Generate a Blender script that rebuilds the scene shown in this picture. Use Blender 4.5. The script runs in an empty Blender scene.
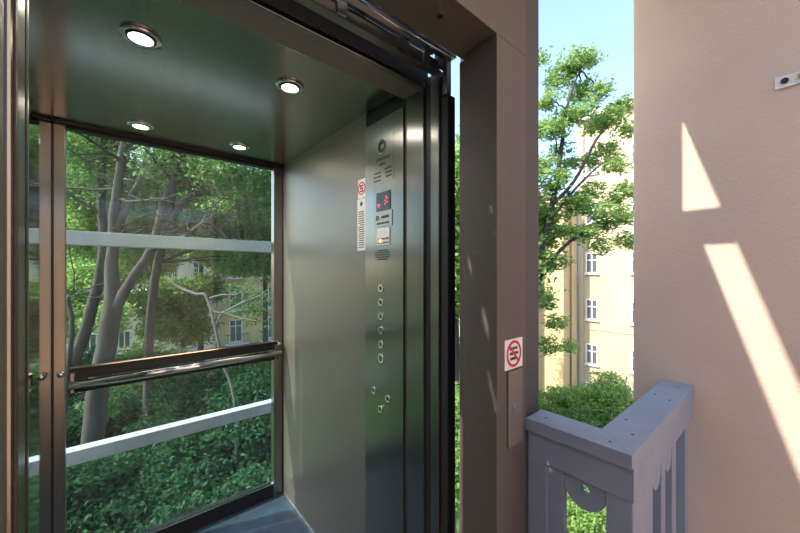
import bpy, bmesh, math, random
import numpy as np
from mathutils import Vector, Matrix
R = math.radians
PI = math.pi
sc = bpy.context.scene
C = sc.collection

# ------------------------------------------------------------------ camera, sky, sun, exposure
YAW, FPX, HOR, CZ = R(40.2), 334.0, 272.0, 1.45
cam_d = bpy.data.cameras.new('camera')
cam = bpy.data.objects.new('camera', cam_d); C.objects.link(cam)
cam.location = (0, 0, CZ); cam.rotation_euler = (R(90), 0, -YAW)
cam_d.sensor_width = 36; cam_d.lens = 36*FPX/800
cam_d.shift_y = (HOR-266.5)/800
cam_d.clip_start = 0.02; cam_d.clip_end = 500
sc.camera = cam

SUN = Vector((1, -.34, -1.12)).normalized()          # direction the light travels
sd = bpy.data.lights.new('sun', 'SUN'); sd.energy = 6.3; sd.angle = R(0.6); sd.color = (1, .93, .82)
so = bpy.data.objects.new('sun', sd); C.objects.link(so)
so.rotation_euler = SUN.to_track_quat('-Z', 'Y').to_euler()

w = bpy.data.worlds.new('world'); sc.world = w; w.use_nodes = True
nt = w.node_tree; nt.nodes.clear()
sky = nt.nodes.new('ShaderNodeTexSky'); sky.sky_type = 'NISHITA'; sky.sun_disc = False
sky.sun_elevation = R(47); sky.sun_rotation = R(-71); sky.air_density = 1.0; sky.dust_density = 2.5; sky.ozone_density = 2.0
bg = nt.nodes.new('ShaderNodeBackground'); bg.inputs[1].default_value = 0.45
out = nt.nodes.new('ShaderNodeOutputWorld')
nt.links.new(sky.outputs[0], bg.inputs[0]); nt.links.new(bg.outputs[0], out.inputs[0])

vs = sc.view_settings
vs.view_transform = 'Standard'; vs.look = 'None'; vs.gamma = 1; vs.use_curve_mapping = False
vs.exposure = 0.52
sc.cycles.use_denoising = True
sc.cycles.max_bounces = 12; sc.cycles.transparent_max_bounces = 24
sc.cycles.diffuse_bounces = 6; sc.cycles.glossy_bounces = 6
sc.cycles.sample_clamp_indirect = 4; sc.cycles.sample_clamp_direct = 8

# ------------------------------------------------------------------ materials
def srgb(r, g, b):
    f = lambda c: (c/255)/12.92 if c/255 <= .04045 else ((c/255+.055)/1.055)**2.4
    return (f(r), f(g), f(b), 1)

def mat(name, col, rough=.5, metal=0, noise=0, scale=8, bump=0, bscale=200, aniso=0, stretch=None, emit=None, estr=0, spec=.5, coat=0):
    m = bpy.data.materials.new(name); m.use_nodes = True
    n = m.node_tree; b = n.nodes['Principled BSDF']
    b.inputs['Base Color'].default_value = col
    b.inputs['Roughness'].default_value = rough
    b.inputs['Metallic'].default_value = metal
    b.inputs['Specular IOR Level'].default_value = spec
    b.inputs['Coat Weight'].default_value = coat
    tc = n.nodes.new('ShaderNodeTexCoord'); mp = n.nodes.new('ShaderNodeMapping')
    n.links.new(tc.outputs['Object'], mp.inputs[0])
    if stretch: mp.inputs['Scale'].default_value = stretch
    if noise:
        t = n.nodes.new('ShaderNodeTexNoise'); t.inputs['Scale'].default_value = scale; t.inputs['Detail'].default_value = 6
        n.links.new(mp.outputs[0], t.inputs[0])
        mx = n.nodes.new('ShaderNodeMix'); mx.data_type = 'RGBA'
        mr = n.nodes.new('ShaderNodeMapRange'); mr.inputs[1].default_value = .3; mr.inputs[2].default_value = .7
        n.links.new(t.outputs[0], mr.inputs[0]); n.links.new(mr.outputs[0], mx.inputs[0])
        mx.inputs[6].default_value = tuple(c*(1-noise) for c in col[:3])+(1,)
        mx.inputs[7].default_value = tuple(min(1, c*(1+noise)) for c in col[:3])+(1,)
        n.links.new(mx.outputs[2], b.inputs['Base Color'])
    if bump:
        t2 = n.nodes.new('ShaderNodeTexNoise'); t2.inputs['Scale'].default_value = bscale; t2.inputs['Detail'].default_value = 4
        n.links.new(mp.outputs[0], t2.inputs[0])
        bp = n.nodes.new('ShaderNodeBump'); bp.inputs['Strength'].default_value = bump; bp.inputs['Distance'].default_value = .002
        n.links.new(t2.outputs[0], bp.inputs['Height']); n.links.new(bp.outputs[0], b.inputs['Normal'])
    if aniso:
        b.inputs['Anisotropic'].default_value = aniso
        tg = n.nodes.new('ShaderNodeTangent'); tg.direction_type = 'RADIAL'; tg.axis = 'Z'
        n.links.new(tg.outputs[0], b.inputs['Tangent'])
    if emit:
        b.inputs['Emission Color'].default_value = emit; b.inputs['Emission Strength'].default_value = estr
    return m

def glass_mat(name, tint, refl=1.0, haze=0.0):
    m = bpy.data.materials.new(name); m.use_nodes = True
    n = m.node_tree; n.nodes.clear()
    o = n.nodes.new('ShaderNodeOutputMaterial')
    tr = n.nodes.new('ShaderNodeBsdfTransparent'); tr.inputs[0].default_value = tint
    gl = n.nodes.new('ShaderNodeBsdfGlossy'); gl.inputs['Roughness'].default_value = 0.0
    gl.inputs[0].default_value = (refl, refl, refl, 1)
    fr = n.nodes.new('ShaderNodeFresnel'); fr.inputs[0].default_value = 1.5
    mx = n.nodes.new('ShaderNodeMixShader')
    ge = n.nodes.new('ShaderNodeNewGeometry'); mu = n.nodes.new('ShaderNodeMath'); mu.operation = 'MULTIPLY_ADD'
    mu.inputs[1].default_value = -1; mu.inputs[2].default_value = 1     # reflect at the outer skins only
    n.links.new(ge.outputs['Backfacing'], mu.inputs[0])
    m3 = n.nodes.new('ShaderNodeMath'); m3.operation = 'MULTIPLY'
    n.links.new(fr.outputs[0], m3.inputs[0]); n.links.new(mu.outputs[0], m3.inputs[1])
    n.links.new(m3.outputs[0], mx.inputs[0]); n.links.new(tr.outputs[0], mx.inputs[1]); n.links.new(gl.outputs[0], mx.inputs[2])
    last = mx
    if haze:                                           # dust on the pane
        df = n.nodes.new('ShaderNodeBsdfDiffuse'); df.inputs[0].default_value = (.6, .68, .64, 1)
        tc = n.nodes.new('ShaderNodeTexCoord'); mp = n.nodes.new('ShaderNodeMapping'); mp.inputs['Scale'].default_value = (14, 1, 1.5)
        ns = n.nodes.new('ShaderNodeTexNoise'); ns.inputs['Scale'].default_value = 3; ns.inputs['Detail'].default_value = 8
        mr = n.nodes.new('ShaderNodeMapRange'); mr.inputs[1].default_value = .35; mr.inputs[2].default_value = .75
        mr.inputs[3].default_value = haze*.4; mr.inputs[4].default_value = haze*1.6
        n.links.new(tc.outputs['Object'], mp.inputs[0]); n.links.new(mp.outputs[0], ns.inputs[0]); n.links.new(ns.outputs[0], mr.inputs[0])
        m2 = n.nodes.new('ShaderNodeMixShader')
        n.links.new(mr.outputs[0], m2.inputs[0]); n.links.new(mx.outputs[0], m2.inputs[1]); n.links.new(df.outputs[0], m2.inputs[2])
        last = m2
    n.links.new(last.outputs[0], o.inputs[0])
    return m

def leaf_mat(name, c1, c2, trans=.5):
    m = bpy.data.materials.new(name); m.use_nodes = True
    n = m.node_tree; n.nodes.clear()
    o = n.nodes.new('ShaderNodeOutputMaterial')
    geo = n.nodes.new('ShaderNodeNewGeometry')
    cr = n.nodes.new('ShaderNodeMix'); cr.data_type = 'RGBA'
    cr.inputs[6].default_value = c1; cr.inputs[7].default_value = c2
    n.links.new(geo.outputs['Random Per Island'], cr.inputs[0])
    d = n.nodes.new('ShaderNodeBsdfDiffuse'); t = n.nodes.new('ShaderNodeBsdfTranslucent')
    hs = n.nodes.new('ShaderNodeHueSaturation'); hs.inputs['Hue'].default_value = .485; hs.inputs['Value'].default_value = 1.35
    n.links.new(cr.outputs[2], d.inputs[0]); n.links.new(cr.outputs[2], hs.inputs['Color']); n.links.new(hs.outputs[0], t.inputs[0])
    mx = n.nodes.new('ShaderNodeMixShader'); mx.inputs[0].default_value = trans
    n.links.new(d.outputs[0], mx.inputs[1]); n.links.new(t.outputs[0], mx.inputs[2])
    n.links.new(mx.outputs[0], o.inputs[0])
    return m

M = {}
M['plaster'] = mat('pink_plaster', (.62, .475, .365, 1), .9, noise=.05, scale=3, bump=.9, bscale=110)
M['white'] = mat('white_plaster', (.6, .56, .5, 1), .9, noise=.04, scale=4)
M['tile'] = mat('floor_tile', (.56, .39, .28, 1), .6, noise=.12, scale=6)
M['steel'] = mat('brushed_steel', (.27, .265, .25, 1), .28, 1, noise=.04, scale=4, stretch=(14, 14, .6), aniso=.8)
M['steel_wall'] = mat('satin_steel', (.205, .188, .165, 1), .42, .45, noise=.04, scale=3, stretch=(1, 30, 30), aniso=.4)
M['steel_ceiling'] = mat('ceiling_steel', (.44, .43, .41, 1), .22, 1, noise=.05, scale=3, stretch=(40, 1, 1))
M['mirror'] = mat('polished_steel', (.6, .62, .60, 1), .05, 1)
M['chrome'] = mat('chrome', (.75, .74, .72, 1), .12, 1)
M['dark'] = mat('dark_metal', (.022, .022, .022, 1), .4, .1, spec=.3)
M['rubber'] = mat('black_rubber', (.012, .012, .013, 1), .6)
M['brown_seal'] = mat('brown_edge', (.07, .05, .035, 1), .5, .4)
M['frame'] = mat('painted_frame', (.115, .096, .080, 1), .42, .2, bump=.5, bscale=420, noise=.04, scale=30)
M['frame_grey'] = mat('grey_painted_frame', (.085, .082, .080, 1), .5, .1)
M['beam'] = mat('grey_paint_steel', (.36, .40, .46, 1), .5, .1, noise=.08, scale=10)
M['zinc'] = mat('zinc_plate', (.42, .46, .52, 1), .28, 1, noise=.12, scale=12)
M['floor'] = mat('blue_floor', (.04, .065, .10, 1), .32, 0, noise=.2, scale=40, spec=.6)
M['wood'] = mat('grey_painted_wood', (.25, .285, .335, 1), .6, noise=.06, scale=14, stretch=(1, 1, 1), bump=.3, bscale=60)
M['wood_dark'] = mat('dark_panelling', (.10, .09, .08, 1), .6, noise=.2, scale=5, stretch=(1, 8, .5))
M['wood_hole'] = mat('screw_head', (.05, .05, .06, 1), .5, .5)
M['black'] = mat('black', (.01, .01, .01, 1), .3)
M['ink'] = mat('ink', (.03, .03, .03, 1), .6)
M['paper'] = mat('white_sticker', (.75, .73, .70, 1), .5)
M['label'] = mat('grey_label', (.36, .37, .35, 1), .4, .4)
M['red'] = mat('red_print', (.55, .03, .03, 1), .5)
M['led_red'] = mat('red_display', (.3, .0, .02, 1), .5, emit=(1, .03, .10, 1), estr=2.2)
M['led_amber'] = mat('amber_display', (.4, .1, .03, 1), .5, emit=(1, .25, .12, 1), estr=2.6)
M['lamp'] = mat('lamp_lens', (1, 1, 1, 1), .3, emit=(1, .93, .82, 1), estr=80)
M['glass'] = glass_mat('green_glass', (.90, .965, .945, 1), .42, haze=.035)
M['pane'] = mat('window_pane', (.10, .12, .15, 1), .08, 0, spec=.9)
M['brass'] = mat('brass', (.55, .42, .12, 1), .35, .8)
M['rust'] = mat('rust', (.14, .07, .035, 1), .7, .3)
M['facade'] = mat('cream_facade', (.50, .40, .27, 1), .9, noise=.05, scale=.6)
M['facade_grey'] = mat('grey_facade', (.52, .50, .47, 1), .9, noise=.06, scale=.6)
M['facade_yel'] = mat('yellow_facade', (.58, .45, .24, 1), .9, noise=.05, scale=.5)
M['facade_pale'] = mat('pale_facade', (.74, .70, .60, 1), .9, noise=.05, scale=.5)
M['trim'] = mat('white_trim', (.75, .73, .68, 1), .7)
M['roof'] = mat('roof_tile', (.30, .13, .08, 1), .8, noise=.15, scale=2)
M['bark'] = mat('bark', (.05, .043, .037, 1), .9, noise=.3, scale=4, bump=1, bscale=9, stretch=(1, 1, .3))
M['bark_pale'] = mat('pale_bark', (.12, .105, .09, 1), .9, noise=.2, scale=5)
M['grass'] = mat('lawn', (.05, .11, .03, 1), .95, noise=.5, scale=1.5)
M['path'] = mat('path', (.42, .36, .28, 1), .9, noise=.1, scale=2)
M['leaf'] = leaf_mat('leaf_mid', (.07, .15, .05, 1), (.17, .30, .10, 1), .5)
M['leaf_dark'] = leaf_mat('leaf_dark', (.035, .09, .035, 1), (.10, .20, .07, 1), .45)
M['leaf_light'] = leaf_mat('leaf_light', (.16, .27, .08, 1), (.27, .42, .13, 1), .5)
M['leaf_deep'] = leaf_mat('leaf_deep', (.014, .05, .026, 1), (.05, .12, .055, 1), .35)
M['zig'] = mat('weathered_branch', (.30, .27, .24, 1), .9)

# ------------------------------------------------------------------ builders
def tag(o, label=None, cat=None, group=None, kind=None):
    if label: o['label'] = label
    if cat: o['category'] = cat
    if group: o['group'] = group
    if kind: o['kind'] = kind
    return o

ORG = {}
def empty(name, loc, label, cat, group=None):
    o = bpy.data.objects.new(name, None); o.empty_display_size = .1; C.objects.link(o)
    o.location = loc; ORG[o.name] = Vector(loc)
    return tag(o, label, cat, group)

class MB:
    """collects shapes in world coordinates, links them as one mesh object"""
    def __init__(s): s.bm = bmesh.new(); s.mats = []
    def mi(s, m):
        if m not in s.mats: s.mats.append(m)
        return s.mats.index(m)
    def _fin(s, faces, m):
        if m is not None:
            i = s.mi(m)
            for f in faces: f.material_index = i
    def box(s, x0, x1, y0, y1, z0, z1, m=None, bev=0):
        g = bmesh.ops.create_cube(s.bm, size=1)
        M4 = Matrix.Translation(((x0+x1)/2, (y0+y1)/2, (z0+z1)/2)) @ Matrix.Diagonal((abs(x1-x0), abs(y1-y0), abs(z1-z0), 1))
        bmesh.ops.transform(s.bm, matrix=M4, verts=g['verts'])
        fs = set(f for v in g['verts'] for f in v.link_faces)
        if bev:
            r = bmesh.ops.bevel(s.bm, geom=list(set(e for v in g['verts'] for e in v.link_edges)), offset=bev, segments=2, affect='EDGES', profile=.5)
            fs = set(r['faces']) | set(f for f in fs if f.is_valid)
        s._fin(fs, m); return s
    def cyl(s, c, axis, r, h, m=None, seg=24, r2=None):
        g = bmesh.ops.create_cone(s.bm, cap_ends=True, segments=seg, radius1=r, radius2=r if r2 is None else r2, depth=h)
        q = Vector((0, 0, 1)).rotation_difference(Vector(axis)).to_matrix().to_4x4()
        bmesh.ops.transform(s.bm, matrix=Matrix.Translation(c) @ q, verts=g['verts'])
        s._fin(set(f for v in g['verts'] for f in v.link_faces), m); return s
    def ring(s, c, axis, ri, ro, h, m=None, seg=32):
        q = Vector((0, 0, 1)).rotation_difference(Vector(axis)).to_matrix().to_4x4()
        T = Matrix.Translation(c) @ q; vs = []
        for k in range(seg):
            a = 2*PI*k/seg
            vs.append([s.bm.verts.new(T @ Vector((rr*math.cos(a), rr*math.sin(a), zz))) for rr, zz in ((ri, -h/2), (ro, -h/2), (ro, h/2), (ri, h/2))])
        fs = []
        for k in range(seg):
            a, b = vs[k], vs[(k+1) % seg]
            for j in range(4):
                fs.append(s.bm.faces.new((a[j], b[j], b[(j+1) % 4], a[(j+1) % 4])))
        s._fin(fs, m); return s
    def prism(s, pts, vec, m=None):
        """polygon (list of 3D points) extruded along vec"""
        vec = Vector(vec)
        a = [s.bm.verts.new(Vector(p)) for p in pts]; b = [s.bm.verts.new(Vector(p)+vec) for p in pts]
        n = len(pts); fs = [s.bm.faces.new(a), s.bm.faces.new(b[::-1])]
        for i in range(n): fs.append(s.bm.faces.new((a[i], b[i], b[(i+1) % n], a[(i+1) % n])))
        s._fin(fs, m); return s
    def tube(s, pts, rad, m=None, seg=8, caps=True):
        pts = [Vector(p) for p in pts]; n = len(pts)
        if not hasattr(rad, '__len__'): rad = [rad]*n
        prev = None; fs = []; up = Vector((.13, .31, .94))
        for i, p in enumerate(pts):
            d = (pts[min(i+1, n-1)]-pts[max(i-1, 0)]).normalized()
            if i == 0:
                u = d.cross(up if abs(d.dot(up)) < .95 else Vector((1, 0, 0))).normalized()
            else:
                u = (u - d*u.dot(d)).normalized()
            v = d.cross(u)
            r = [s.bm.verts.new(p + (u*math.cos(2*PI*k/seg)+v*math.sin(2*PI*k/seg))*rad[i]) for k in range(seg)]
            if prev:
                for k in range(seg): fs.append(s.bm.faces.new((prev[k], prev[(k+1) % seg], r[(k+1) % seg], r[k])))
            elif caps: fs.append(s.bm.faces.new(r[::-1]))
            prev = r
        if caps: fs.append(s.bm.faces.new(prev))
        for f in fs: f.smooth = True
        s._fin(fs, m); return s
    def build(s, name, m=None, parent=None, smooth=False):
        bm = s.bm
        bmesh.ops.recalc_face_normals(bm, faces=bm.faces)
        vs_ = [v.co for v in bm.verts]
        lo = Vector([min(v[i] for v in vs_) for i in range(3)]); hi = Vector([max(v[i] for v in vs_) for i in range(3)])
        c = Vector(((lo.x+hi.x)/2, (lo.y+hi.y)/2, lo.z))
        bmesh.ops.translate(bm, vec=-c, verts=bm.verts)
        if smooth:
            for f in bm.faces: f.smooth = True
        me = bpy.data.meshes.new(name); bm.to_mesh(me); bm.free()
        ms = s.mats if s.mats else [m]
        for k in ms: me.materials.append(M[k] if isinstance(k, str) else k)
        o = bpy.data.objects.new(name, me); C.objects.link(o)
        ORG[o.name] = c.copy()
        if parent is not None:
            o.parent = parent; o.location = c - ORG[parent.name]
        else: o.location = c
        return o

def bx(name, x0, x1, y0, y1, z0, z1, m, parent=None, bev=0):
    return MB().box(x0, x1, y0, y1, z0, z1, None, bev).build(name, m, parent)
def struct(o): o['kind'] = 'structure'; return o

FW = Vector((math.sin(YAW), math.cos(YAW), 0)); RT = Vector((math.cos(YAW), -math.sin(YAW), 0))
def at(px, py, d):
    """a point at depth d metres from the viewpoint"""
    return Vector((0, 0, CZ)) + d*(FW + (px-400)/FPX*RT + Vector((0, 0, (HOR-py)/FPX)))

# ------------------------------------------------------------------ the landing (setting)
CEIL = 2.775
b = MB()
b.prism([(-2.3, -4.6, -.25), (1.66, -4.6, -.25), (1.66, .30, -.25), (.93, .30, -.25), (.93, .60, -.25), (-2.3, .60, -.25)], (0, 0, .25))
struct(b.build('floor', 'tile'))
b = MB()
b.prism([(-2.3, -.6, CEIL), (.2, -.6, CEIL), (.7, -.22, CEIL), (1.66, -.22, CEIL), (1.66, .44, CEIL), (1.35, .505, CEIL), (-2.3, .505, CEIL)], (0, 0, .25))
struct(b.build('ceiling', 'white'))
struct(bx('wall_right', 1.65, 2.15, -4.6, .44, -8, 5.2, 'plaster', bev=.012))
struct(bx('wall_left', -2.55, -2.3, -4.6, .60, -.25, CEIL, 'wood_dark'))
struct(bx('wall_rear', -2.55, 1.65, -4.85, -4.6, -.25, 2.6, 'plaster'))
struct(bx('wall_front', -2.3, -.36, .505, .70, 0, CEIL+.25, 'plaster'))

# ------------------------------------------------------------------ landing door frame of the lift
fr = empty('landing_door_frame', (.85, .55, 0), 'dark grey-brown painted steel door frame around the lift opening', 'door frame')
bx('jamb', .76, .905, .505, .614, 0, 2.077, 'frame', fr, .002)
bx('jamb', -.36, -.11, .505, .648, 0, 2.077, 'frame', fr, .002)
hb = MB(); hb.box(-.36, .905, .505, .635, 2.077, 2.50, None, .002)
hd = hb.build('header', 'frame', fr)
bx('side_strip', .9065, 1.03, .53, .75, 0, 4.8, 'frame_grey', fr, .002)
bx('upright', .84, .9055, .553, .635, 2.501, CEIL, 'frame', fr)
bx('reveal_strip', .763, .80, .6145, .633, 0, 2.060, 'frame', fr)
MB().cyl((.60, .56, 2.0755), (0, 0, 1), .006, .004, None, 12).build('screw', 'rubber', fr)
MB().ring((.60, .56, 2.0755), (0, 0, 1), .006, .009, .003).build('washer', 'chrome', fr)
bx('shadow_block', .93, .97, .38, .529, 2.355, 2.445, 'frame', fr)  # unseen block added to cast the dark notch across the wall's sun patch

cs = empty('call_station', (.845, .505, .97), 'narrow brushed steel call plate with one round button on the lift frame', 'call panel')
pl = bx('plate', .808, .880, .5005, .5045, .970, 1.178, 'steel_wall', cs, .001)
MB().ring((.842, .4985, 1.077), (0, 1, 0), .0125, .016, .004).build('button_ring', 'chrome', cs)
MB().cyl((.842, .4985, 1.077), (0, 1, 0), .0125, .003).build('button', 'steel_wall', cs)

def no_sign(parent, c, nrm, right, r, m='red', name='red_ring'):
    """prohibition ring with a diagonal bar, lying in the plane of nrm"""
    c = Vector(c); nrm = Vector(nrm); right = Vector(right); up = Vector((0, 0, 1))
    b = MB(); b.ring(c, nrm, r*.80, r, .0008)
    a = (right*.74 - up*.74).normalized(); p = up*.7+right*.7; p.normalize()
    w_ = r*.09; L = r*.86
    b.prism([c+a*L+p*w_+nrm*.0005, c+a*L-p*w_+nrm*.0005, c-a*L-p*w_+nrm*.0005, c-a*L+p*w_+nrm*.0005], -nrm*.001)
    return b.build(name, m, parent)

sg = empty('prohibition_sign', (.84, .5045, 1.183), 'white square sticker with red crossed ring above the call plate', 'sign')
bx('backing', .794, .884, .5035, .5045, 1.183, 1.265, 'paper', sg)
no_sign(sg, (.839, .5028, 1.224), (0, -1, 0), (1, 0, 0), .037)
def text_bars(parent, rows, x0, x1, z1, dz, h, y, m='ink', seed=1, plane='Y'):
    rnd = random.Random(seed); b = MB()
    for k in range(rows):
        z = z1 - k*dz; x = x0 + rnd.random()*.1*(x1-x0)
        end = x1 - rnd.random()*.25*(x1-x0)
        while x < end:
            wd = (x1-x0)*(.06+.12*rnd.random())
            e = min(x+wd, x1)
            if plane == 'Y': b.box(x, e, y, y+.0006, z, z+h)
            else: b.box(y, y+.0006, x, e, z, z+h)
            x = e + (x1-x0)*.035
    return b.build('printed_text', m, parent)
text_bars(sg, 3, .817, .862, 1.235, .014, .008, .5028, seed=3)

# ------------------------------------------------------------------ landing and cabin door leaves (slid open to the left) and the right closing edge
d1 = empty('landing_door_leaf', (-.2, .70, 0), 'open landing door leaf of brushed steel behind the left jamb', 'door')
bx('panel', -.36, -.107, .668, .754, .02, 2.08, 'steel', d1, .004)
bx('edge_seal', -.112, -.106, .7545, .764, .02, 2.08, 'rubber', d1)
bx('lip', -.1065, -.1045, .676, .690, .02, 2.08, 'brown_seal', d1)
d2 = empty('cabin_door_leaf', (-.2, .80, 0), 'open cabin door leaf with dark seal, deeper at the left', 'door')
bx('panel', -.40, -.111, .783, .812, .02, 2.06, 'steel', d2, .003)
bx('edge_seal', -.118, -.1095, .769, .782, .02, 2.06, 'rubber', d2)

# slim vertical door posts on the right, seen edge on
dp = empty('door_closing_post', (.82, .75, 0), 'slim dark vertical closing post with black seal at right of the cabin opening', 'door post')
bx('post', .812, .842, .762, .800, 0, 2.12, 'steel', dp, .002)
bx('black_seal', .806, .842, .716, .742, 0, 2.02, 'rubber', dp, .003)
bx('brown_strip', .822, .842, .7425, .7615, 0, 2.1, 'brown_seal', dp)
bx('dark_strip', .818, .845, .8005, .832, 0, 2.12, 'dark', dp)
bx('limit_switch', .800, .822, .716, .735, 2.021, 2.16, 'zinc', dp, .002)
MB().tube([(.812, .73, 2.16), (.818, .724, 2.20), (.800, .72, 2.25), (.815, .73, 2.31), (.79, .75, 2.36)], .004).build('cable', 'rubber', dp)

# ------------------------------------------------------------------ lift cabin
XL, XR, YB, YF, ZC = -.226, .827, 2.2, .93, 2.14
cb = empty('lift_cabin', (.3, 1.5, 0), 'open stainless steel passenger lift cabin with a glass rear wall', 'lift')
bx('cabin_floor', XL, XR, .83, YB, -.05, 0, 'floor', cb)
bx('floor_edge_strip', XR-.006, XR, YF+.03, YB-.03, .001, .012, 'chrome', cb)
ceil = MB(); ceil.box(XL, XR, YF+.001, YB, ZC, ZC+.04); ceil.build('ceiling_panel', 'steel_ceiling', cb)
bx('ceiling_shadow_gap', XL+.002, XR-.002, YB-.055, YB-.04, ZC-.012, ZC-.001, 'dark', cb)
# right wall and back corner stile
bx('side_wall', XR, XR+.03, 1.209, YB, 0, ZC, 'steel_wall', cb)
bx('outer_skin', XR+.0305, XR+.034, YF-.05, YB, 0, ZC+.045, 'zinc', cb)
bx('corner_stile', XR-.058, XR-.001, YB-.03, YB+.02, 0, ZC-.001, 'steel', cb, .002)
bx('corner_stile', XL+.001, XL+.041, YB-.03, YB+.02, 0, ZC-.001, 'steel', cb, .002)
bx('corner_gap', XR-.001, XR+.004, YB-.034, YB-.026, .01, ZC-.01, 'rubber', cb)
# left wall
bx('side_wall', XL-.03, XL, 1.0, YB, 0, ZC, 'mirror', cb)
bx('corner_gap', XL+.0005, XL+.0045, YB-.034, YB-.031, .01, ZC-.01, 'rubber', cb)
# rear glazing
bx('glass_pane', XL+.038, XR-.054, YB, YB+.012, .082, ZC-.02, 'glass', cb)
bx('sill_plate', XL+.043, XR-.058, YB-.028, YB+.02, 0, .082, 'dark', cb, .003)
bx('sill_lip', XL+.043, XR-.058, YB-.03, YB-.012, .0825, .088, 'chrome', cb)
bx('head_strip', XL+.043, XR-.058, YB-.028, YB+.02, ZC-.024, ZC-.001, 'dark', cb)
# handrail
hr = bx('handrail_plate', XL+.058, XR-.045, 2.150, 2.160, .952, 1.012, 'dark', cb, .002)
bx('top_edge', XL+.058, XR-.045, 2.135, 2.1495, 1.006, 1.012, 'chrome', hr)
MB().tube([(XL+.058, 2.118, .935), (XR-.03, 2.118, .935)], .019, seg=20).build('handrail_tube', 'chrome', cb)
MB().tube([(XL+.058, 2.128, .905), (XR-.05, 2.128, .905)], .009, seg=14).build('lower_tube', 'dark', cb)
for x in (XL+.03, XR-.035):
    MB().tube([(x, 2.168, .985), (x, 2.14, .985)], .014, seg=14).build('rail_mount', 'chrome', cb)
for x in (XL+.062, XR-.07):
    bx('rail_bracket', x, x+.012, 2.118, 2.16, .90, .99, 'steel', cb)
# front returns, lintel
bx('front_return', .81, XR+.02, .833, .921, 0, ZC-.002, 'steel', cb, .002)
bx('return_gap', .829, .84, .9215, .954, 0, ZC-.002, 'brown_seal', cb)
bx('front_return', -.40, -.135, .833, .93, 0, ZC-.002, 'steel', cb)
ln = bx('lintel', -.134, .809, .835, .93, 2.085, 2.215, 'steel_wall', cb, .003)
bx('lintel_flange', -.134, .809, .815, .8345, 2.078, 2.10, 'steel', cb, .001)
bx('cabin_roof', XL-.03, XR+.03, .93, YB+.03, 2.185, 2.24, 'zinc', cb)

# control panel
cp = bx('control_panel', .823, .845, .955, 1.208, 0, 2.075, 'steel', cb, .001)
bx('panel_head_gap', .832, .86, .955, 1.208, 2.0755, ZC-.001, 'rubber', cb)
XP = .823
def pnl(name, y0, y1, z0, z1, m, t=.002, parent=cp): return bx(name, XP-t, XP-.0001, y0, y1, z0, z1, m, parent)
YC = 1.085
pnl('position_display', 1.033, 1.123, 1.700, 1.775, 'black', .003)
MB().prism([(XP-.0035, 1.115, 1.728), (XP-.0035, 1.097, 1.728), (XP-.0035, 1.106, 1.712)], (.0004, 0, 0)).build('arrow', 'led_red', cp)
b = MB()
for (y, z) in ((1.062, 1.735), (1.062, 1.722), (1.050, 1.742), (1.050, 1.728), (1.056, 1.749)):
    b.box(XP-.0037, XP-.0031, y-.003, y+.003, z, z+.005)
b.build('digit', 'led_red', cp)
pnl('rating_label', 1.020, 1.135, 1.635, 1.697, 'label', .0025)
MB().ring((XP-.003, 1.115, 1.672), (1, 0, 0), .005, .010, .001).build('emblem', 'ink', cp)
text_bars(cp, 1, 1.035, 1.10, 1.668, .02, .010, XP-.0033, plane='X', seed=5)
text_bars(cp, 1, 1.03, 1.125, 1.645, .02, .007, XP-.0033, plane='X', seed=6)
pnl('key_plate', 1.035, 1.118, 1.560, 1.628, 'paper', .003)
b = MB(); rnd = random.Random(4)
for r_ in range(2):
    for k in range(7):
        y = 1.040+k*.0105
        b.box(XP-.0038, XP-.0031, y, y+.007, 1.565+.016*r_, 1.571+.016*r_+.003*rnd.random())
b.build('printed_marks', 'ink', cp)
pnl('amber_lamp', 1.086, 1.104, 1.570, 1.584, 'led_amber', .004)
b = MB()
for r_ in range(5):
    zz = 1.520 + (r_-2)*.009
    half = .048*math.sqrt(max(0, 1-((r_-2)/2.7)**2)); n_ = max(3, int(half/.0062))
    for k in range(-n_, n_+1):
        y = YC + k*half/n_
        b.prism([(XP-.0006, y-.003, zz-.003), (XP-.0006, y+.001, zz-.003), (XP-.0006, y+.003, zz+.003), (XP-.0006, y-.001, zz+.003)], (.0003, 0, 0))
b.build('speaker_slots', 'black', cp)
def button(y, z, r=.0135):
    o = MB().ring((XP-.003, y, z), (1, 0, 0), r*.78, r, .006).build('button', 'chrome', cp)
    MB().cyl((XP-.0025, y, z), (1, 0, 0), r*.76, .004).build('button_face', 'steel_wall', o)
    b = MB(); b.box(XP-.0052, XP-.0046, y-.0045, y-.0015, z-.005, z+.005); b.box(XP-.0052, XP-.0046, y+.001, y+.004, z-.004, z+.005)
    b.build('raised_mark', 'ink', o)
for k in range(6): button(YC+.006, 1.384-.0572*k, .015 if k < 5 else .018)
button(1.140, .955); button(1.045, .947); button(1.095, .890)
bx('logo_plate', XP-.0015, XP-.0003, 1.010, 1.155, 1.815, 2.005, 'steel', cp)
MB().ring((XP-.003, YC, 1.960), (1, 0, 0), .013, .024, .002).build('emblem', 'ink', cp)
MB().ring((XP-.003, YC, 1.960), (1, 0, 0), .026, .030, .002).build('emblem_rim', 'chrome', cp)
text_bars(cp, 1, 1.030, 1.14, 1.905, .02, .013, XP-.0025, plane='X', seed=8)
text_bars(cp, 1, 1.065, 1.105, 1.885, .02, .009, XP-.0025, plane='X', seed=9)
text_bars(cp, 3, 1.09, 1.145, 1.855, .016, .006, XP-.0025, plane='X', seed=10)
text_bars(cp, 3, 1.02, 1.07, 1.862, .016, .006, XP-.0025, plane='X', seed=11)
MB().cyl((XP-.001, YC-.01, 2.04), (1, 0, 0), .003, .002, None, 10).build('screw', 'paper', cp)

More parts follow.
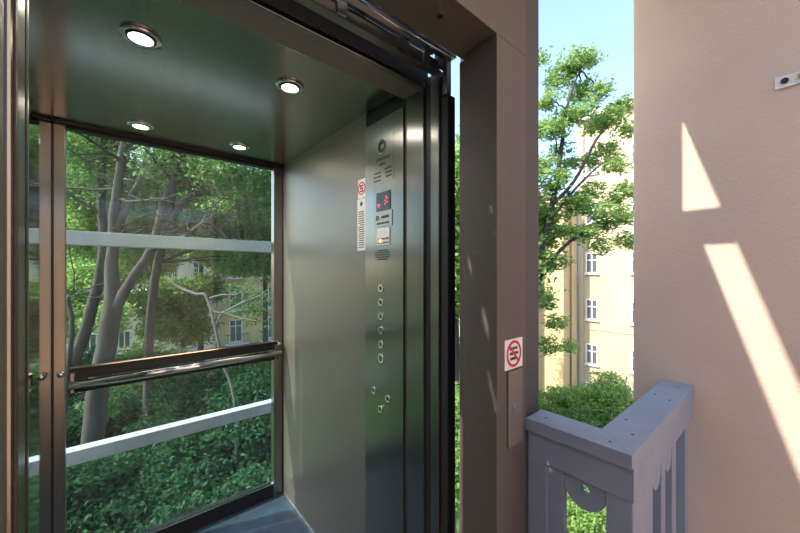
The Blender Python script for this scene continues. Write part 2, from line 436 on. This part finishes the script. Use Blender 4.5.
st = empty('notice_sticker', (.822, 1.24, 1.545), 'narrow white printed notice stuck beside the control panel', 'sticker')
bx('paper_strip', .8255, .8268, 1.2095, 1.275, 1.545, 1.775, 'paper', st)
text_bars(st, 17, 1.218, 1.266, 1.715, .0098, .0045, .8250, plane='X', seed=20)
MB().cyl((.8252, 1.242, 1.752), (1, 0, 0), .010, .0008, None, 16).build('emblem', 'ink', st)
s2 = empty('round_prohibition_sticker', (.822, 1.24, 1.78), 'small white sticker with red crossed ring above the narrow notice', 'sign')
bx('backing', .8255, .8268, 1.2095, 1.270, 1.778, 1.862, 'paper', s2)
no_sign(s2, (.8250, 1.240, 1.820), (-1, 0, 0), (0, -1, 0), .029)
text_bars(s2, 3, 1.226, 1.256, 1.829, .012, .006, .8250, plane='X', seed=21)

# four ceiling lamps
lamps = [(.052, 1.236), (.488, 1.21), (.082, 1.985), (.509, 1.965)]
labs = ['round recessed ceiling lamp nearest the camera at upper left', 'round recessed ceiling lamp nearest the control panel',
        'small round ceiling lamp above the left end of the glass wall', 'small round ceiling lamp above the right end of the glass wall']
for (x, y), lb in zip(lamps, labs):
    e = empty('ceiling_lamp', (x, y, ZC-.008), lb, 'ceiling lamp', 'lamps in the lift ceiling')
    MB().ring((x, y, ZC-.004), (0, 0, 1), .034, .050, .006).build('trim_ring', 'chrome', e, True)
    MB().ring((x, y, ZC-.0075), (0, 0, 1), .030, .0345, .004).build('inner_ring', 'dark', e)
    MB().cyl((x, y, ZC-.0050), (0, 0, 1), .0295, .004).build('lens', 'lamp', e)
    ld = bpy.data.lights.new('lamp_light', 'SPOT'); ld.energy = 6; ld.spot_size = R(130); ld.spot_blend = .8
    ld.color = (1, .88, .72); ld.shadow_soft_size = .02
    lo = bpy.data.objects.new('lamp_light', ld); C.objects.link(lo); lo.parent = e; lo.location = (0, 0, -.012)

# ------------------------------------------------------------------ door operator above the opening
op = empty('door_operator', (.3, .75, 2.1), 'zinc door operator rail with rollers above the lift opening', 'door mechanism')
def holed_plate(name, x0, x1, y0, y1, z0, z1, holes, m, parent):
    """plate with rectangular holes (xa, xb, za, zb)"""
    xs = sorted({x0, x1} | {v for h in holes for v in h[:2]}); zs = sorted({z0, z1} | {v for h in holes for v in h[2:]})
    b = MB(); bm = b.bm
    V = {(i, k, j): bm.verts.new((xs[i], (y0, y1)[j], zs[k])) for i in range(len(xs)) for k in range(len(zs)) for j in (0, 1)}
    def solid(i, k):
        if i < 0 or k < 0 or i >= len(xs)-1 or k >= len(zs)-1: return False
        cx, cz = (xs[i]+xs[i+1])/2, (zs[k]+zs[k+1])/2
        return not any(h[0] < cx < h[1] and h[2] < cz < h[3] for h in holes)
    for i in range(len(xs)-1):
        for k in range(len(zs)-1):
            if not solid(i, k): continue
            for j in (0, 1): bm.faces.new((V[i, k, j], V[i+1, k, j], V[i+1, k+1, j], V[i, k+1, j]))
            for (di, dk, a, c) in ((-1, 0, (i, k), (i, k+1)), (1, 0, (i+1, k), (i+1, k+1)), (0, -1, (i, k), (i+1, k)), (0, 1, (i, k+1), (i+1, k+1))):
                if not solid(i+di, k+dk): bm.faces.new((V[a+(0,)], V[c+(0,)], V[c+(1,)], V[a+(1,)]))
    for v in [v for v in bm.verts if not v.link_faces]: bm.verts.remove(v)
    return b.build(name, m, parent)
holed_plate('cover_plate', -.70, .80, .800, .806, 2.085, 2.46, [(.118, .170, 2.138, 2.178), (-.045, .025, 2.150, 2.205)], 'dark', op)
bx('end_plate', .79, .843, .742, .760, 2.121, 2.30, 'zinc', op)
bx('angle_profile', .20, .80, .745, .774, 2.098, 2.135, 'steel', op, .002)
bx('upper_rail', -.70, .83, .700, .735, 2.135, 2.175, 'zinc', op, .003)
holed_plate('lower_rail', -.70, .83, .703, .709, 2.1755, 2.335, [(.206, .238, 2.204, 2.236), (.162, .192, 2.190, 2.218)], 'zinc', op)
bx('front_rail', -.30, .80, .655, .668, 2.125, 2.25, 'zinc', op, .002)
bx('front_rail_flange', -.30, .80, .6685, .673, 2.125, 2.135, 'dark', op)
for x in (.36, .50, .66, .76):
    MB().cyl((x, .745, 2.16), (0, 1, 0), .018, .012, None, 20).build('roller', 'rubber', op)
    MB().cyl((x+.03, .694, 2.15), (0, 1, 0), .007, .010, None, 6).build('bolt', 'chrome', op)
for x in (.42, .72):
    bx('hanger', x, x+.025, .7355, .744, 2.10, 2.20, 'zinc', op)
MB().tube([(.62, .742, 2.10), (.70, .738, 2.075), (.745, .738, 2.085), (.80, .742, 2.10)], .003).build('cable', 'rubber', op)
MB().tube([(.45, .70, 2.128), (.60, .70, 2.118), (.80, .705, 2.13)], .004).build('steel_rope', 'chrome', op)

# ------------------------------------------------------------------ shaft frame behind the cabin
sf = empty('shaft_frame', (.3, 2.4, -3), 'grey painted steel shaft frame with horizontal beams behind the cabin glass', 'lift shaft')
for z0, z1 in ((.470, .540), (1.588, 1.66), (-.66, -.59), (2.72, 2.79), (3.9, 3.97)):
    bx('beam', -.50, .90, 2.36, 2.43, z0, z1, 'beam', sf, .002)
for z0, z1 in ((.560, .625), (1.555, 1.62), (2.72, 2.79)):
    bx('side_beam', .905, .965, .83, 2.36, z0, z1, 'beam', sf, .002)
for z0, z1 in ((.470, .540), (1.588, 1.66)):
    bx('side_beam', -.50, -.44, .72, 2.36, z0, z1, 'beam', sf, .002)
bx('post', .905, .975, 2.36, 2.43, -8, 4.2, 'beam', sf, .002)
bx('post', -.575, -.505, 2.36, 2.43, -8, 4.2, 'beam', sf, .002)

# ------------------------------------------------------------------ balcony railing
rl = empty('balcony_railing', (.93, .25, 0), 'grey painted wooden corner railing with scalloped boards between lift and wall', 'railing')
ZT, ZB = 1.024, .990
MB().prism([(.910, .245, ZB), (.910, .508, ZB), (1.005, .508, ZB), (1.005, .3395, ZB)], (0, 0, ZT-ZB)).build('cap_board', 'wood', rl)
MB().prism([(.9105, .2445, ZB), (1.0055, .339, ZB), (1.652, .339, ZB), (1.652, .2445, ZB)], (0, 0, ZT-ZB)).build('cap_board', 'wood', rl)
for (x, y) in ((.955, .47), (.945, .30), (1.03, .275), (1.12, .315), (1.40, .27), (1.43, .315), (1.58, .28)):
    MB().cyl((x, y, ZT+.0004), (0, 0, 1), .0035, .001, None, 10).build('nail_head', 'wood_hole', rl)
def scallop(parent, p0, along, thick, wid, drop, top, hole):
    """board with a half-round lower edge and a round hole through it"""
    p0 = Vector(p0); along = Vector(along); thick = Vector(thick); up = Vector((0, 0, 1))
    n = 20; outer = []
    cen = p0 + along*wid/2; cen.z = top - .026
    # ring of quads between hole and outer outline
    for k in range(n):
        a = 2*PI*k/n
        dx, dz = math.cos(a), math.sin(a)
        if dz <= 0: o_ = cen + along*dx*wid/2 + up*dz*(drop-.026)
        else:
            s_ = min((wid/2)/max(abs(dx), 1e-6), .026/max(dz, 1e-6)); o_ = cen + along*dx*s_ + up*dz*s_
        outer.append(o_)
    inner = [cen + (along*math.cos(2*PI*k/n)+up*math.sin(2*PI*k/n))*hole for k in range(n)]
    b = MB(); bm = b.bm
    A = [bm.verts.new(v) for v in outer]; B = [bm.verts.new(v) for v in inner]
    A2 = [bm.verts.new(v+thick) for v in outer]; B2 = [bm.verts.new(v+thick) for v in inner]
    for k in range(n):
        j = (k+1) % n
        bm.faces.new((A[k], A[j], B[j], B[k])); bm.faces.new((A2[k], B2[k], B2[j], A2[j]))
        bm.faces.new((A[k], A2[k], A2[j], A[j])); bm.faces.new((B[k], B[j], B2[j], B2[k]))
    return b.build('scalloped_board', 'wood', parent)
# left run (facing the lift side)
bx('fascia', .922, .9295, .2435, .507, .907, .9895, 'wood', rl, .001)
bx('end_board', .9225, .944, .452, .507, .02, .9065, 'wood', rl, .001)
bx('baluster_board', .930, .950, .408, .4515, .02, .9065, 'wood', rl, .001)
scallop(rl, (.931, .3035, 0), (0, 1, 0), (.017, 0, 0), .104, .078, .9065, .0125)
bx('bottom_rail', .928, .965, .29, .507, .02, .12, 'wood', rl, .002)
bx('baluster_board', .9255, .9295, .2475, .3030, .02, .9065, 'wood', rl, .001)
# corner and right run (facing the landing)
bx('corner_post', .930, .998, .247, .2615, .02, .9895, 'wood', rl)
bx('fascia', .9985, 1.65, .2465, .270, .905, .9895, 'wood', rl, .001)
bx('baluster_board', .9985, 1.068, .248, .2715, .02, .9045, 'wood', rl, .001)
bds = [(1.069, 1.113), (1.202, 1.248), (1.331, 1.385), (1.522, 1.573)]
for x0, x1 in bds: bx('baluster_board', x0, x1, .250, .276, .02, .9045, 'wood', rl, .001)
for x0, wd in ((1.114, .087), (1.249, .081)):
    pts = [(x0, .251, .9045), (x0+wd, .251, .9045)] + [(x0+wd/2+wd/2*math.cos(PI*k/16), .251, .885-.045*math.sin(PI*k/16)) for k in range(17)]
    MB().prism(pts, (0, .017, 0)).build('scalloped_board', 'wood', rl)
bx('bottom_rail', .955, 1.65, .281, .318, .02, .12, 'wood', rl, .002)

# bracket plate on the right wall
wb = empty('wall_bracket', (1.648, 0, 2.045), 'small white metal plate with dark screw high on the pink wall', 'bracket')
bx('plate', 1.643, 1.6495, -.075, .043, 2.046, 2.084, 'paper', wb, .001)
MB().cyl((1.641, .022, 2.066), (1, 0, 0), .009, .006, None, 16).build('dark_screw', 'rubber', wb)
MB().cyl((1.638, -.012, 2.068), (1, 0, 0), .008, .010, None, 16).build('brass_nut', 'brass', wb)
MB().cyl((1.632, -.020, 2.083), (0, 0, 1), .005, .034, None, 12).build('pin', 'rust', wb)

# ------------------------------------------------------------------ the courtyard
gz = -8.0
g = MB(); g.box(-70, 90, 3.2, 90, gz-.2, gz); struct(g.build('ground', 'grass'))

def window(parent, org, u, n, w_, h_, mull=1, transom=.62, frame='trim'):
    """window lying on a facade: org = lower left corner, u along the wall, n outward"""
    org = Vector(org); u = Vector(u); n = Vector(n); up = Vector((0, 0, 1)); t = .09
    b = MB()
    def bar(a0, a1, z0, z1, d=.07):
        p = [org+u*a0+up*z0, org+u*a1+up*z0, org+u*a1+up*z1, org+u*a0+up*z1]
        b.prism([q-n*.05 for q in p], n*(d+.05))
    bar(0, t, 0, h_); bar(w_-t, w_, 0, h_); bar(t, w_-t, 0, t); bar(t, w_-t, h_-t, h_)
    for k in range(mull):
        c = w_*(k+1)/(mull+1); bar(c-.04, c+.04, t, h_-t, .06)
    if transom: bar(t, w_-t, h_*transom, h_*transom+.07, .055)
    bar(-.08, w_+.08, -.10, -.003, .12)
    f = b.build('window', frame, parent)
    b = MB(); p = [org+u*t+up*t, org+u*(w_-t)+up*t, org+u*(w_-t)+up*(h_-t), org+u*t+up*(h_-t)]
    b.prism([q+n*.012 for q in p], n*.01); b.build('pane', 'pane', f)
    return f

# right building: sunlit facade facing -X, projecting bay in shade
rb = empty('apartment_building', (28, 9, gz), 'cream apartment building with white windows seen above the corner railing', 'building')
bx('wall', 26, 36, 3.0, 10.37, gz, 12.4, 'facade', rb)
bx('wing', 23.6, 36, 10.37, 12.2, gz, 6.6, 'facade_yel', rb)
bx('cornice', 25.6, 36.2, 2.9, 10.368, 12.41, 12.9, 'trim', rb)
rfb = MB(); rfb.prism([(25.6, 2.9, 12.91), (36.2, 2.9, 12.91), (31, 2.9, 15.2)], (0, 7.4, 0)); rfb.build('roof', 'roof', rb)
bx('corner_pier', 25.86, 25.995, 9.95, 10.368, gz, 12.4, 'facade', rb)
MB().tube([(25.85, 10.25, gz), (25.85, 10.25, 12.3)], .06).build('downpipe', 'beam', rb)
MB().tube([(24.6, 10.28, gz), (24.6, 10.28, 6.5)], .05).build('downpipe', 'roof', rb)
for z0 in (8.5, 4.95, 1.35, -1.98, -5.18, -7.75):
    window(rb, (26, 9.82, z0), (0, -1, 0), (-1, 0, 0), .82, 1.48 if z0 > -7 else 1.25, 1, .62)
    window(rb, (26, 7.02, z0), (0, -1, 0), (-1, 0, 0), .82, 1.48, 1, .62)
for z0 in (-2.7,):
    bx('ledge', 25.96, 25.998, 3.0, 9.94, z0, z0+.05, 'facade', rb)
lb2 = empty('grey_building', (24, 16, gz), 'grey building wing half hidden behind the tree right of the lift frame', 'building')
bx('wall', 22, 34, 12.25, 24, gz, 7.5, 'facade_grey', lb2)
for k, z0 in enumerate((-5.5, -2.2, 1.1, 4.3)):
    for y in (13.2, 15.5, 18): window(lb2, (22, y+.5, z0), (0, -1, 0), (-1, 0, 0), 1.0, 1.6)

# rear buildings behind the big trees
fb = empty('yellow_apartment_building', (10, 38, gz), 'yellow apartment block with small balconies behind the glass wall trees', 'building')
bx('wall', 7.95, 20, 38, 48, gz, 9.5, 'facade_yel', fb)
bx('pilaster', 7.7, 8.1, 37.8, 37.999, gz, 9.5, 'facade', fb)
for z0 in (-5.9, -2.4, .95, 4.3):
    for x in (8.85, 12.2, 15.6):
        window(fb, (x, 38, z0), (1, 0, 0), (0, -1, 0), 1.25, 2.35, 1, .7)
        bl = bx('balcony', x-.45, x+1.7, 36.95, 37.86, z0-.22, z0-.06, 'trim', fb)
        b = MB()
        for k in range(15): b.box(x-.42+k*.15, x-.39+k*.15, 36.97, 37.0, z0-.055, z0+.9)
        b.box(x-.45, x+1.70, 36.96, 37.01, z0+.9, z0+.96)
        for xx in (x-.45, x+1.66): b.box(xx, xx+.04, 37.0, 37.85, z0+.9, z0+.96)
        b.build('balcony_railing', 'pane', bl)
gb = empty('pale_apartment_building', (2, 38.5, gz), 'pale cream apartment block with white windows behind the glass wall trees', 'building')
bx('wall', 2.8, 7.69, 38.1, 48, gz, 9.0, 'facade_pale', gb)
for z0 in (-4.7, -2.5, .95, 4.3):
    for x in (5.6, 3.4):
        window(gb, (x, 38.1, z0), (1, 0, 0), (0, -1, 0), 1.05, 1.85 if z0 < -4 else 2.3, 1, .62)
        if z0 > -4:
            bl = bx('balcony', x-.3, x+1.35, 37.2, 38.09, z0-.2, z0-.05, 'trim', gb)
            b = MB()
            for k in range(11): b.box(x-.27+k*.15, x-.24+k*.15, 37.22, 37.25, z0-.045, z0+.9)
            b.box(x-.3, x+1.35, 37.2, 37.25, z0+.9, z0+.96); b.build('balcony_railing', 'trim', bl)
wbld = empty('white_apartment_building', (-4, 36, gz), 'low whitish house with dark windows at the left behind the trees', 'building')
bx('wall', -14, 2.75, 36, 46, gz, -.6, 'facade_pale', wbld)
for x in (-2.1, .0, -5.2, -8): window(wbld, (x, 36, -4.9), (1, 0, 0), (0, -1, 0), .85, 1.45, 1, 0)
bx('cornice', -14.2, 2.76, 35.8, 46, -.599, -.3, 'trim', wbld)

# ------------------------------------------------------------------ foliage
def leaves(blobs, per, size, seed, squash=.8):
    """blobs: (centre, radius). returns verts, faces of small leaf quads gathered in sprays"""
    rg = np.random.default_rng(seed)
    V = []; 
    for c, r in blobs:
        nc = max(4, int(per*r*r))
        d = rg.normal(size=(nc, 3)); d /= np.linalg.norm(d, axis=1)[:, None]
        cc = np.array(c) + d*(r*rg.uniform(.45, 1.05, (nc, 1)))*np.array([1, 1, squash])
        k = 14
        sp = rg.normal(size=(nc, k, 3))*np.array([.20, .20, .09])*max(.6, min(1.6, r))
        V.append((cc[:, None, :]+sp).reshape(-1, 3))
    P = np.concatenate(V); n = len(P)
    ax = rg.normal(size=(n, 3)); ax[:, 2] *= .45; ax /= np.linalg.norm(ax, axis=1)[:, None]
    nr = rg.normal(size=(n, 3)); nr[:, 2] += .9
    sd_ = np.cross(ax, nr); sd_ /= np.linalg.norm(sd_, axis=1)[:, None]
    L = (size*rg.uniform(.6, 1.3, n))[:, None]
    q = np.stack([P-ax*L, P+sd_*L*.45, P+ax*L, P-sd_*L*.45], 1).reshape(-1, 3)
    return q, n

def crown_mesh(name, blobs, per, size, seed, m, parent=None, squash=.8):
    q, n = leaves(blobs, per, size, seed, squash)
    c = q.mean(0); c[2] = q[:, 2].min()
    q = q - c
    me = bpy.data.meshes.new(name)
    me.vertices.add(len(q)); me.vertices.foreach_set('co', q.astype(np.float32).ravel())
    me.loops.add(4*n); me.loops.foreach_set('vertex_index', np.arange(4*n, dtype=np.int32))
    me.polygons.add(n); me.polygons.foreach_set('loop_start', np.arange(0, 4*n, 4, dtype=np.int32))
    me.update(calc_edges=True); me.materials.append(M[m])
    o = bpy.data.objects.new(name, me); C.objects.link(o)
    c = Vector(c); ORG[o.name] = c
    if parent is not None: o.parent = parent; o.location = c - ORG[parent.name]
    else: o.location = c
    return o

def smooth_path(pts, rads, sub=5, wob=0, seed=0):
    rnd = random.Random(seed); P = [Vector(p) for p in pts]; o = []; r = []
    for i in range(len(P)-1):
        p0 = P[max(i-1, 0)]; p1 = P[i]; p2 = P[i+1]; p3 = P[min(i+2, len(P)-1)]
        for k in range(sub):
            t = k/sub
            q = .5*((2*p1)+(p2-p0)*t+(2*p0-5*p1+4*p2-p3)*t*t+(3*p1-p0-3*p2+p3)*t**3)
            if wob: q = q+Vector([rnd.uniform(-wob, wob) for _ in range(3)])
            o.append(q); r.append(rads[i]*(1-t)+rads[i+1]*t)
    o.append(P[-1]); r.append(rads[-1]); return o, r

def tree(name, label, base, branches, blobs, per, size, seed, leafm, bark='bark', squash=.8, group=None, twigs=0, sides=0):
    """branches: list of (points, radii); first one is the trunk from the ground"""
    e = empty(name, base, label, 'tree', group)
    b = MB(); rnd = random.Random(seed)
    for i, (pts, rad) in enumerate(branches):
        p, r = smooth_path(pts, rad, 5, rad[0]*.07, seed+i); b.tube(p, r, seg=9)
    cs_ = [Vector(p) for pts, _ in branches for p in pts]
    for k in range(sides):
        pts, rad = branches[rnd.randrange(len(branches))]
        i = rnd.randrange(len(pts)//2, len(pts)-1) if len(pts) > 3 else 1
        a = Vector(pts[i]).lerp(Vector(pts[i+1]), rnd.random())
        d = Vector((rnd.uniform(-1, 1), rnd.uniform(-.6, .6), rnd.uniform(-.1, .8))).normalized()*rnd.uniform(.9, 2.4)
        q = a + d*.5 + Vector((0, 0, rnd.uniform(-.15, .25)))
        r0 = min(rad[i]*.4, .05); p, rr = smooth_path([a, q, a+d], [r0, r0*.6, .008], 4, .04, seed+k); b.tube(p, rr, seg=5)
        b.tube([q, q+Vector((rnd.uniform(-.7, .7), rnd.uniform(-.5, .5), rnd.uniform(-.1, .7)))], [r0*.5, .006], seg=4)
    for (c, r) in blobs[:twigs]:
        c = Vector(c); s = min(cs_, key=lambda q: (q-c).length)
        mid = s.lerp(c, .5)+Vector((0, 0, .15*r)); p, rr = smooth_path([s, mid, c], [.035, .025, .012], 4, .03, seed); b.tube(p, rr, seg=5)
        for k in range(3):
            t = c+Vector([rnd.uniform(-1, 1)*r*.8 for _ in range(3)]); b.tube([c, t], [.012, .004], seg=4)
    b.build('trunk', bark, e)
    crown_mesh('crown', blobs, per, size, seed, leafm, e, squash)
    return e

def rblobs(seed, n, px, py, d, r):
    """n blobs scattered over ranges of bearing, height and distance"""
    rnd = random.Random(seed)
    return [(tuple(at(rnd.uniform(*px), rnd.uniform(*py), rnd.uniform(*d))), rnd.uniform(*r)) for _ in range(n)]

# big tree with two stems at the left of the glass wall
D = 9.5
b0 = at(88, 640, D); b0.z = gz
tree('plane_tree', 'big dark tree with a thick forked trunk nearest behind the glass wall', b0,
     [([b0, at(92, 440, D), at(102, 370, D), at(112, 310, D), at(112, 262, D), at(116, 200, D), at(124, 140, D), at(130, 60, D+.3)], [.31, .26, .25, .23, .15, .12, .10, .06]),
      ([at(112, 315, D), at(128, 285, D), at(150, 250, D), at(163, 205, D+.3), at(178, 160, D+.6), at(190, 100, D+1)], [.16, .13, .10, .09, .07, .04]),
      ([at(116, 230, D), at(130, 200, D+.2), at(140, 180, D+.4), at(150, 140, D+.4)], [.12, .10, .08, .05]),
      ([at(150, 250, D), at(166, 242, D-.2), at(182, 238, D-.3), at(196, 228, D-.3)], [.10, .08, .06, .04])],
     rblobs(1, 46, (60, 225), (-70, 215), (D+.2, D+4.5), (.7, 1.3)), 200, .065, 1, 'leaf', twigs=12, sides=26)
b1 = at(52, 640, D+1); b1.z = gz
tree('leaning_tree', 'slimmer tree leaning to the right at the left edge of the glass wall', b1,
     [([b1, at(60, 400, D+1), at(78, 350, D+1), at(94, 300, D+1), at(103, 250, D+1), at(101, 190, D+1), at(104, 120, D+1), at(108, 60, D+1)], [.22, .19, .17, .15, .13, .11, .09, .05]),
      ([at(66, 392, D), at(72, 325, D), at(68, 300, D), at(76, 290, D)], [.07, .06, .05, .02])],
     rblobs(2, 24, (30, 110), (100, 330), (D+2.5, D+7), (.7, 1.3)), 150, .09, 2, 'leaf_light', twigs=6, sides=10)
b2 = at(150, 640, 12.5); b2.z = gz
tree('spreading_tree', 'tree with long branches sweeping right behind the glass wall', b2,
     [([b2, at(148, 400, 12.5), at(150, 320, 12.3), at(158, 262, 12), at(168, 228, 11.5), at(186, 200, 11), at(206, 192, 11), at(228, 183, 11), at(246, 172, 11)], [.19, .16, .15, .14, .12, .10, .08, .06, .03]),
      ([at(168, 228, 11.5), at(172, 195, 11.5), at(178, 168, 11.8), at(186, 130, 12)], [.14, .12, .10, .06]),
      ([at(164, 240, 11.5), at(186, 225, 11), at(210, 224, 11), at(232, 243, 11)], [.10, .08, .06, .03]),
      ([at(168, 228, 11.5), at(200, 222, 11), at(222, 238, 11)], [.08, .06, .03])],
     rblobs(3, 54, (140, 300), (60, 265), (12.2, 18), (.7, 1.3)), 200, .065, 3, 'leaf', twigs=16, sides=22)
# bare light branches of a dying limb
b3 = at(234, 560, 9); b3.z = gz
tree('bare_branched_tree', 'pale half bare tree with twisting branches in front of the yellow house', b3,
     [([b3, at(236, 420, 9), at(222, 360, 9), at(208, 300, 9), at(196, 294, 9), at(180, 288, 9), at(168, 278, 9)], [.045, .04, .035, .04, .04, .04, .02]),
      ([at(208, 300, 9), at(214, 311, 9), at(224, 312, 9), at(240, 304, 9), at(262, 294, 9), at(272, 284, 9)], [.03, .028, .025, .022, .015, .006]),
      ([at(210, 298, 9), at(222, 295, 9), at(238, 294, 9), at(252, 284, 9)], [.03, .025, .02, .01]),
      ([at(216, 326, 9), at(222, 314, 9), at(246, 300, 9), at(262, 290, 9)], [.025, .022, .018, .008]),
      ([at(222, 312, 9), at(240, 318, 9), at(262, 322, 9)], [.03, .02, .008])],
     rblobs(4, 6, (240, 285), (290, 330), (9.5, 11), (.25, .5)), 90, .06, 4, 'leaf', 'bark_pale', twigs=0)
# darker dense tree in the middle distance
def round_tree(name, label, px, dist, zc, r, n, seed, m, per=60, size=.12, group='trees filling the courtyard'):
    c = at(px, 272, dist); rnd = random.Random(seed)
    base = Vector((c.x, c.y, gz))
    bl = []
    for k in range(n):
        v = Vector([rnd.gauss(0, 1) for _ in range(3)]).normalized()*r*rnd.uniform(.3, .8)
        bl.append(((c.x+v.x, c.y+v.y, zc+v.z*.8), r*rnd.uniform(.35, .5)))
    return tree(name, label, base, [([base, (c.x+.1, c.y, (gz+zc)/2), (c.x, c.y, zc)], [.22, .18, .10])], bl, per, size, seed, m, twigs=5, group=group)
round_tree('leafy_tree', 'dense dark green round tree left of the yellow house with balconies', 182, 22, -1.2, 3.0, 14, 11, 'leaf', 130, .12)
round_tree('leafy_tree', 'mid green tree behind the main forked trunk', 150, 17, -4.2, 2.6, 14, 12, 'leaf', 130, .11)
round_tree('leafy_tree', 'pale green tree at the far left behind the glass wall', 60, 20, 1.5, 3.4, 16, 13, 'leaf_light', 110, .12)
round_tree('leafy_tree', 'bright green bush-like tree below the yellow house balconies', 252, 19, -4.6, 2.0, 12, 14, 'leaf', 130, .11)
round_tree('leafy_tree', 'light green tree top at the right end of the glass wall', 264, 24, 4.6, 4.6, 24, 15, 'leaf_light', 110, .13)
round_tree('leafy_tree', 'tall dark tree top in the upper middle of the glass wall', 200, 26, 6.0, 4.2, 18, 16, 'leaf', 90, .14)
round_tree('leafy_tree', 'tall tree far behind the glass wall above the left house', 110, 26, 3.6, 4.6, 20, 17, 'leaf_light', 80, .15)
round_tree('leafy_tree', 'green tree seen through the narrow slit beside the lift frame', 454, 15, 3.6, 4.8, 26, 18, 'leaf_light', 70, .12)

# right of the lift frame
b4 = at(505, 640, 12); b4.z = gz
tree('airy_tree', 'light green airy tree against the sky between lift frame and pink wall', b4,
     [([b4, at(510, 420, 12), at(520, 330, 12), at(534, 280, 12), at(552, 205, 12), at(560, 160, 12), at(566, 110, 12), at(580, 70, 12)], [.22, .18, .16, .14, .10, .08, .05, .02]),
      ([at(534, 290, 12), at(556, 255, 12), at(580, 235, 12), at(606, 225, 12)], [.09, .07, .05, .02]),
      ([at(552, 205, 12), at(575, 180, 12), at(596, 140, 12), at(612, 122, 12)], [.08, .06, .05, .02]),
      ([at(545, 230, 12), at(570, 195, 12), at(600, 165, 12), at(625, 150, 12)], [.05, .05, .03, .01])],
     [(tuple(at(x, y, d)), r) for x, y, d, r in (
         (548, 100, 12, .42), (560, 78, 12.4, .5), (575, 60, 12, .55), (592, 58, 12.3, .38), (552, 130, 11.6, .5), (580, 90, 12.8, .55), (600, 92, 12, .4),
         (612, 118, 12, .45), (624, 105, 12.4, .4), (596, 125, 12.6, .5), (566, 118, 12.2, .5), (542, 165, 12, .5), (556, 180, 11.8, .5), (575, 205, 12, .55), (590, 160, 12.8, .35),
         (548, 215, 12.3, .5), (562, 232, 12, .45), (585, 232, 12, .45), (604, 226, 12.2, .4), (622, 215, 12, .5), (628, 190, 12, .42), (628, 240, 12.4, .42), (612, 200, 12.6, .35),
         (545, 262, 12, .42), (560, 262, 12, .32), (542, 300, 12.2, .45), (556, 322, 12, .4), (548, 345, 12.4, .4), (568, 345, 12, .3), (576, 200, 12.5, .45), (560, 150, 12.5, .35), (628, 130, 12, .35), (606, 150, 12.5, .42), (616, 165, 12, .42), (592, 190, 12.2, .4), (600, 245, 12, .35), (586, 110, 12, .4), (570, 165, 12.6, .4), (545, 240, 12.5, .4), (598, 210, 11.7, .4), (540, 60, 12.5, .3), (540, 130, 12, .4))],
     210, .075, 5, 'leaf_light', twigs=20)
def bush(label, px, py, dist, r, n, seed, m, per=170, size=.07, sq=.8):
    c = at(px, py, dist); rnd = random.Random(seed)
    base = Vector((c.x, c.y, gz)); e = empty('bush', base, label, 'bush', 'bushes in the courtyard')
    bl = []
    for k in range(n):
        v = Vector([rnd.gauss(0, 1) for _ in range(3)]).normalized()*r*rnd.uniform(.3, .85)
        bl.append(((c.x+v.x, c.y+v.y, c.z+v.z*sq), r*rnd.uniform(.3, .5)))
    b = MB()
    for k in range(6):
        t = bl[k % len(bl)][0]; b.tube(smooth_path([base+Vector((rnd.uniform(-.1, .1), rnd.uniform(-.1, .1), 0)), base.lerp(Vector(t), .5), t], [.06, .04, .015], 3)[0], .03, seg=5)
    b.build('stems', 'bark', e)
    crown_mesh('leaves', bl, per, size, seed, m, e, sq)
bush('round elder bush just beyond the corner railing below the cream building', 608, 408, 15, 1.7, 22, 31, 'leaf_light')
bush('bright green bush between lift frame and cream building, behind the railing', 555, 405, 16, 1.3, 14, 32, 'leaf_light')
bush('low dark bush beyond the railing corner', 582, 420, 14, .9, 10, 33, 'leaf')
bush('leafy bush seen through the cut-out of the railing', 585, 525, 9.5, 1.3, 16, 34, 'leaf_light')
bush('bush seen low in the slit between lift and door frame', 455, 440, 10, 1.6, 14, 35, 'leaf_light')
rnd = random.Random(77)
where = ['lower left behind the glass, in front of the forked trunk', 'low in the middle of the glass wall', 'in the lower right of the glass wall', 'directly below the lift sill',
         'below the handrail at right', 'behind the lower beam at left', 'behind the lower beam in the middle', 'behind the handrail at far left', 'beyond the lower beam at right', 'deep below the sill at right']
pos = [(90, 500, 8.5, 1.7), (150, 520, 8, 1.6), (235, 440, 9.5, 1.6), (190, 560, 7, 1.5), (260, 400, 11, 1.5), (80, 430, 12, 1.8), (165, 450, 11, 1.8), (60, 380, 15, 1.9), (215, 400, 14, 1.9), (270, 480, 8.5, 1.5)]
for k, ((px, py, d, r), wh) in enumerate(zip(pos, where)):
    bush('green shrub ' + wh, px, py, d, r, 16, 50+k, 'leaf_deep', 140, .075)
